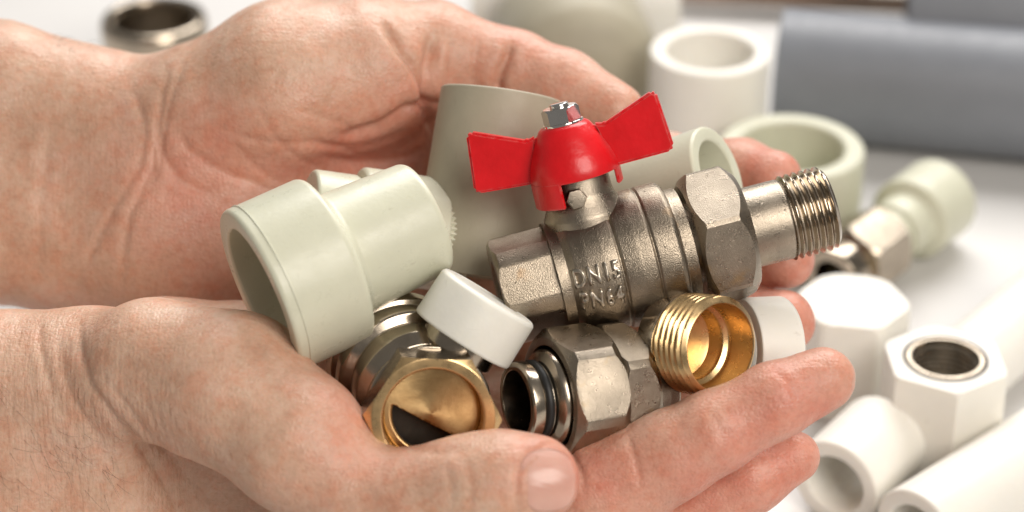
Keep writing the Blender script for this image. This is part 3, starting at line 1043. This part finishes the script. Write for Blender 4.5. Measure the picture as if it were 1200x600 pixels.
# ---- brass threaded nipple, mouth toward the right and the camera
ax_b = wdir(0.60, 0.06, 0.80)
nip = thing('brass_nipple', 'shiny brass threaded nipple with open mouth above the index finger', 'pipe fitting',
            basis(W(845, 407, 20), ax_b, wdir(0, -1, 0)))
helix_lathe('thread', 12.0, 10.9, 10.4, -11.5, 0, 1.9, 'brass', nip, 90)
lathe('inner_sleeve', [(10.45, .05), (10.5, -.2), (10.5, -17), (8.3, -17), (8.3, -9.6), (8.5, -8.8), (9.8, -8.2), (10.1, -7.4), (10.2, -.3)], 'brass', nip, 90, .25)
lathe('back_body', [(9, -11.4), (11.6, -11.4), (11.6, -17), (9, -17)], 'nickel', nip, 72, .4)
lathe('bottom', [(0, -14.5), (6, -14.3), (8.4, -13.5), (8.4, -15.5), (0, -15.5)], 'brass', nip, 48)

# ---- white sleeve beside the nipple
ax_w = wdir(0.93, -0.03, -0.35)
ws = thing('white_sleeve', 'short white plastic sleeve held between the brass nipple and the fingertips', 'pipe fitting',
           basis(W(868, 407, -8), ax_w, wdir(0, -1, 0)))
lathe('sleeve_wall', [(8.5, 0), (12.0, 0), (12.2, .5), (12.2, 11.0), (11.6, 11.8), (8.5, 11.8)], 'white', ws, 72, .6)

# ================================================================== THINGS ON THE TABLE
def upright(px, py, h):
    """stands on the table; its top centre is seen at px,py"""
    p = on_plane(px, py, h); p.z = 0
    return Matrix.Translation(p)

def lying(pa, pb, r):
    """axis a->b seen at two pixels, at height r over the table"""
    a, b = on_plane(*pa, r), on_plane(*pb, r)
    return basis(a, b - a, Vector((0, 0, 1))), (b - a).length * 1000

# steel ring top left
o = thing('steel_collar', 'short polished steel pipe collar standing behind the far wrist', 'pipe fitting', upright(180, 19, .03))
lathe('collar_wall', [(16.2, 0), (19.3, 0), (19.3, 19), (20.6, 20.5), (20.6, 27.6), (19.6, 29.6), (18.6, 30), (17.0, 30), (16.2, 28.8)], 'nickel', o, 80, .5)
lathe('bore_lining', [(15.6, .5), (16.15, .5), (16.15, 27.5), (15.6, 27.5)], 'cast', o, 80)
# white standing tube
o = thing('white_socket', 'thick white plastic socket standing upright left of the grey pipe', 'pipe fitting', upright(832, 58, .05))
lathe('socket_wall', [(15, 0), (21, 0), (21.2, 49), (20.4, 50), (16.4, 50), (15.6, 49), (15, 20)], 'white', o, 80, .9)
# pale ring
o = thing('pale_ring', 'wide pale beige ring standing on the table in front of the grey pipe', 'pipe fitting', upright(928, 170, .036))
lathe('ring_wall', [(17.6, 0), (24.4, 0), (24.6, 34.8), (23.6, 36), (18.6, 36), (17.6, 35)], 'beige_pale', o, 96, .9)
# grey drain pipe with bell end
mt, L = lying((912, 84), (1230, 112), .024)
gp = thing('grey_pipe', 'large smooth grey plastic pipe lying across the upper right', 'pipe', mt)
lathe('pipe_wall', [(21.5, 0), (23.6, 0), (24, .8), (24, 240), (21.5, 240)], 'grey', gp, 96, .8)
mt, L = lying((1062, 14), (1300, 30), .036)
gq = thing('grey_pipe', 'thicker grey plastic pipe end just showing behind the long grey pipe', 'pipe', mt)
lathe('pipe_wall', [(33, 0), (35.4, 0), (36, .8), (36, 200), (33, 200)], 'grey', gq, 96, .8)
# beige end cap
p = on_plane(684, 88, .030)
bc = thing('end_cap', 'big dull beige rounded end cap lying behind the far thumb', 'pipe fitting', basis(p, Vector((.10, -1, .10)), Vector((0, 0, 1))))
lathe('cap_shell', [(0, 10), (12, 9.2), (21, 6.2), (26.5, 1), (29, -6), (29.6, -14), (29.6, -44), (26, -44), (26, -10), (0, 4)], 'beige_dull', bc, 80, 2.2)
# white pipe behind
mt, L = lying((552, 6), (792, 4), .022)
wp = thing('white_pipe', 'white plastic pipe length lying at the back behind the beige end cap', 'pipe', mt)
lathe('pipe_wall', [(16, 0), (22, 0), (22, L), (16, L)], 'white', wp, 72, 1)
# wooden folding rule with printed marks
a, b = on_plane(770, -2, .004), on_plane(1086, 12, .004)
xdir = (b - a).normalized()
fr = thing('folding_rule', 'thin brown folding rule with red and teal marks behind the grey pipe', 'ruler', basis(a, Vector((0, 0, 1)), xdir))
Lr = (b - a).length * 1000
bm = slab_bm([(0, 0), (Lr - 4, 0), (Lr, 2), (Lr, 6), (Lr - 4, 8), (0, 8)], -5, 5, .6)
M['rule'] = plastic('brown_wood', (0.22, 0.15, 0.105), .5, .2, 0)
M['rule_red'] = plastic('red_mark', (0.45, 0.07, 0.04), .5, .1, 0)
M['rule_teal'] = plastic('teal_mark', (0.03, 0.16, 0.19), .5, .1, 0)
M['rule_pale'] = plastic('pale_mark', (0.6, 0.56, 0.48), .5, .1, 0)
finish(bm, 'stick', 'rule', fr, smooth=False)
for x0, x1, c in ((Lr * .50, Lr * .53, 'rule_red'), (Lr * .60, Lr * .62, 'rule_pale'), (Lr * .66, Lr * .70, 'rule_teal'), (Lr * .71, Lr * .74, 'rule_red'), (Lr * .78, Lr * .96, 'rule_pale')):
    finish(slab_bm([(x0, 7.9), (x1, 7.9), (x1, 8.3), (x0, 8.3)], -5.2, 4), 'mark', c, fr, smooth=False)
    
# nickel and beige connector lying right
mt, L = lying((985, 318), (1092, 238), .0145)
cn_ = thing('transition_connector', 'pale beige plastic connector with nickel nut lying right of the valve thread', 'pipe fitting', mt)
lathe('plastic_end', [(8, L * .55), (10.2, L * .55), (10.2, L * .70), (10.4, L * .72), (14.2, L * .74), (14.4, L * .76), (14.4, L * 1.08), (12, L * 1.12), (8, L * 1.12)], 'beige_pale', cn_, 64, .8)
lathe('neck', [(6, L * .42), (8.8, L * .42), (8.8, L * .56), (6, L * .56)], 'beige_pale', cn_, 64, .5)
hexnut('nut', rnd([(6, L * .08), (11.8, L * .08), (13.2, L * .11), (13.2, L * .40), (11.8, L * .43), (6, L * .43)], .3), 23, 'nickel', cn_, turn=.4, bevel=.4)
lathe('nut_rim', [(6, -L * .10), (9.6, -L * .10), (10, -L * .07), (10, L * .085), (6, L * .085)], 'nickel', cn_, 64, .4)

# white hexagon fittings
def hexfit(px, py, h, af, turn, name, label, insert):
    o = thing(name, label, 'pipe fitting', upright(px, py, h))
    H = h * 1000
    hexnut('hex_body', rnd([(9.6, 0), (af * .56, 0), (af * .575, 1.2), (af * .575, H - 1.4), (af * .555, H), (10.9, H), (10.9, H - 1), (9.6, H - 12)], .5), af, 'white', o, turn=turn, bevel=1.0)
    if insert:
        prof = [(10.95, H + .25), (10.95, H - 14)] + [(r, z) for r, z in reversed(thread(8.9, 9.7, H - 13.5, H - 1.4, 1.8))] + [(9.9, H + .25)]
        lathe('thread_insert', prof, 'nickel', o, 72)
        lathe('rim', rnd([(10.9, H - .2), (12.2, H - .2), (12.2, H + .15), (10.9, H + .4)], .1), 'dark_metal', o, 72)
    else:
        lathe('plug', [(0, H - 9), (9.8, H - 9), (9.8, H - 8), (0, H - 8)], 'white', o, 48)
    return o
hexfit(1108, 420, .036, 32, R(2), 'threaded_hex_fitting', 'white hexagon fitting standing with a round steel threaded hole on top', True)
o = thing('white_hex_fitting', 'plain white hexagon fitting without a hole behind the fingertips', 'pipe fitting', upright(1000, 352, .034))
hexnut('hex_body', rnd([(0, 0), (15.6, 0), (17.2, 1.2), (17.2, 32.4), (16.4, 34), (0, 34)], .6), 30.5, 'white', o, turn=R(20), bevel=1.2)

def white_tube(name, label, pa, pb, r, rin, ext=1.0, mat='white'):
    mt, L = lying(pa, pb, r * MM)
    o = thing(name, label, 'pipe', mt)
    lathe('tube_wall', [(rin, 0), (r - .6, 0), (r, .6), (r, L * ext), (rin, L * ext)], mat, o, 72, .8)
    return o
white_tube('white_tube', 'white tube with open end facing the tip of the middle finger', (978, 568), (1036, 512), 13.4, 8.8)
white_tube('white_tube', 'white tube lying in the lower right corner below the threaded hexagon fitting', (1072, 628), (1240, 520), 13.5, 9)
white_tube('white_tube', 'white tube running out of the right edge above the threaded hexagon fitting', (1135, 432), (1240, 342), 12.5, 8)
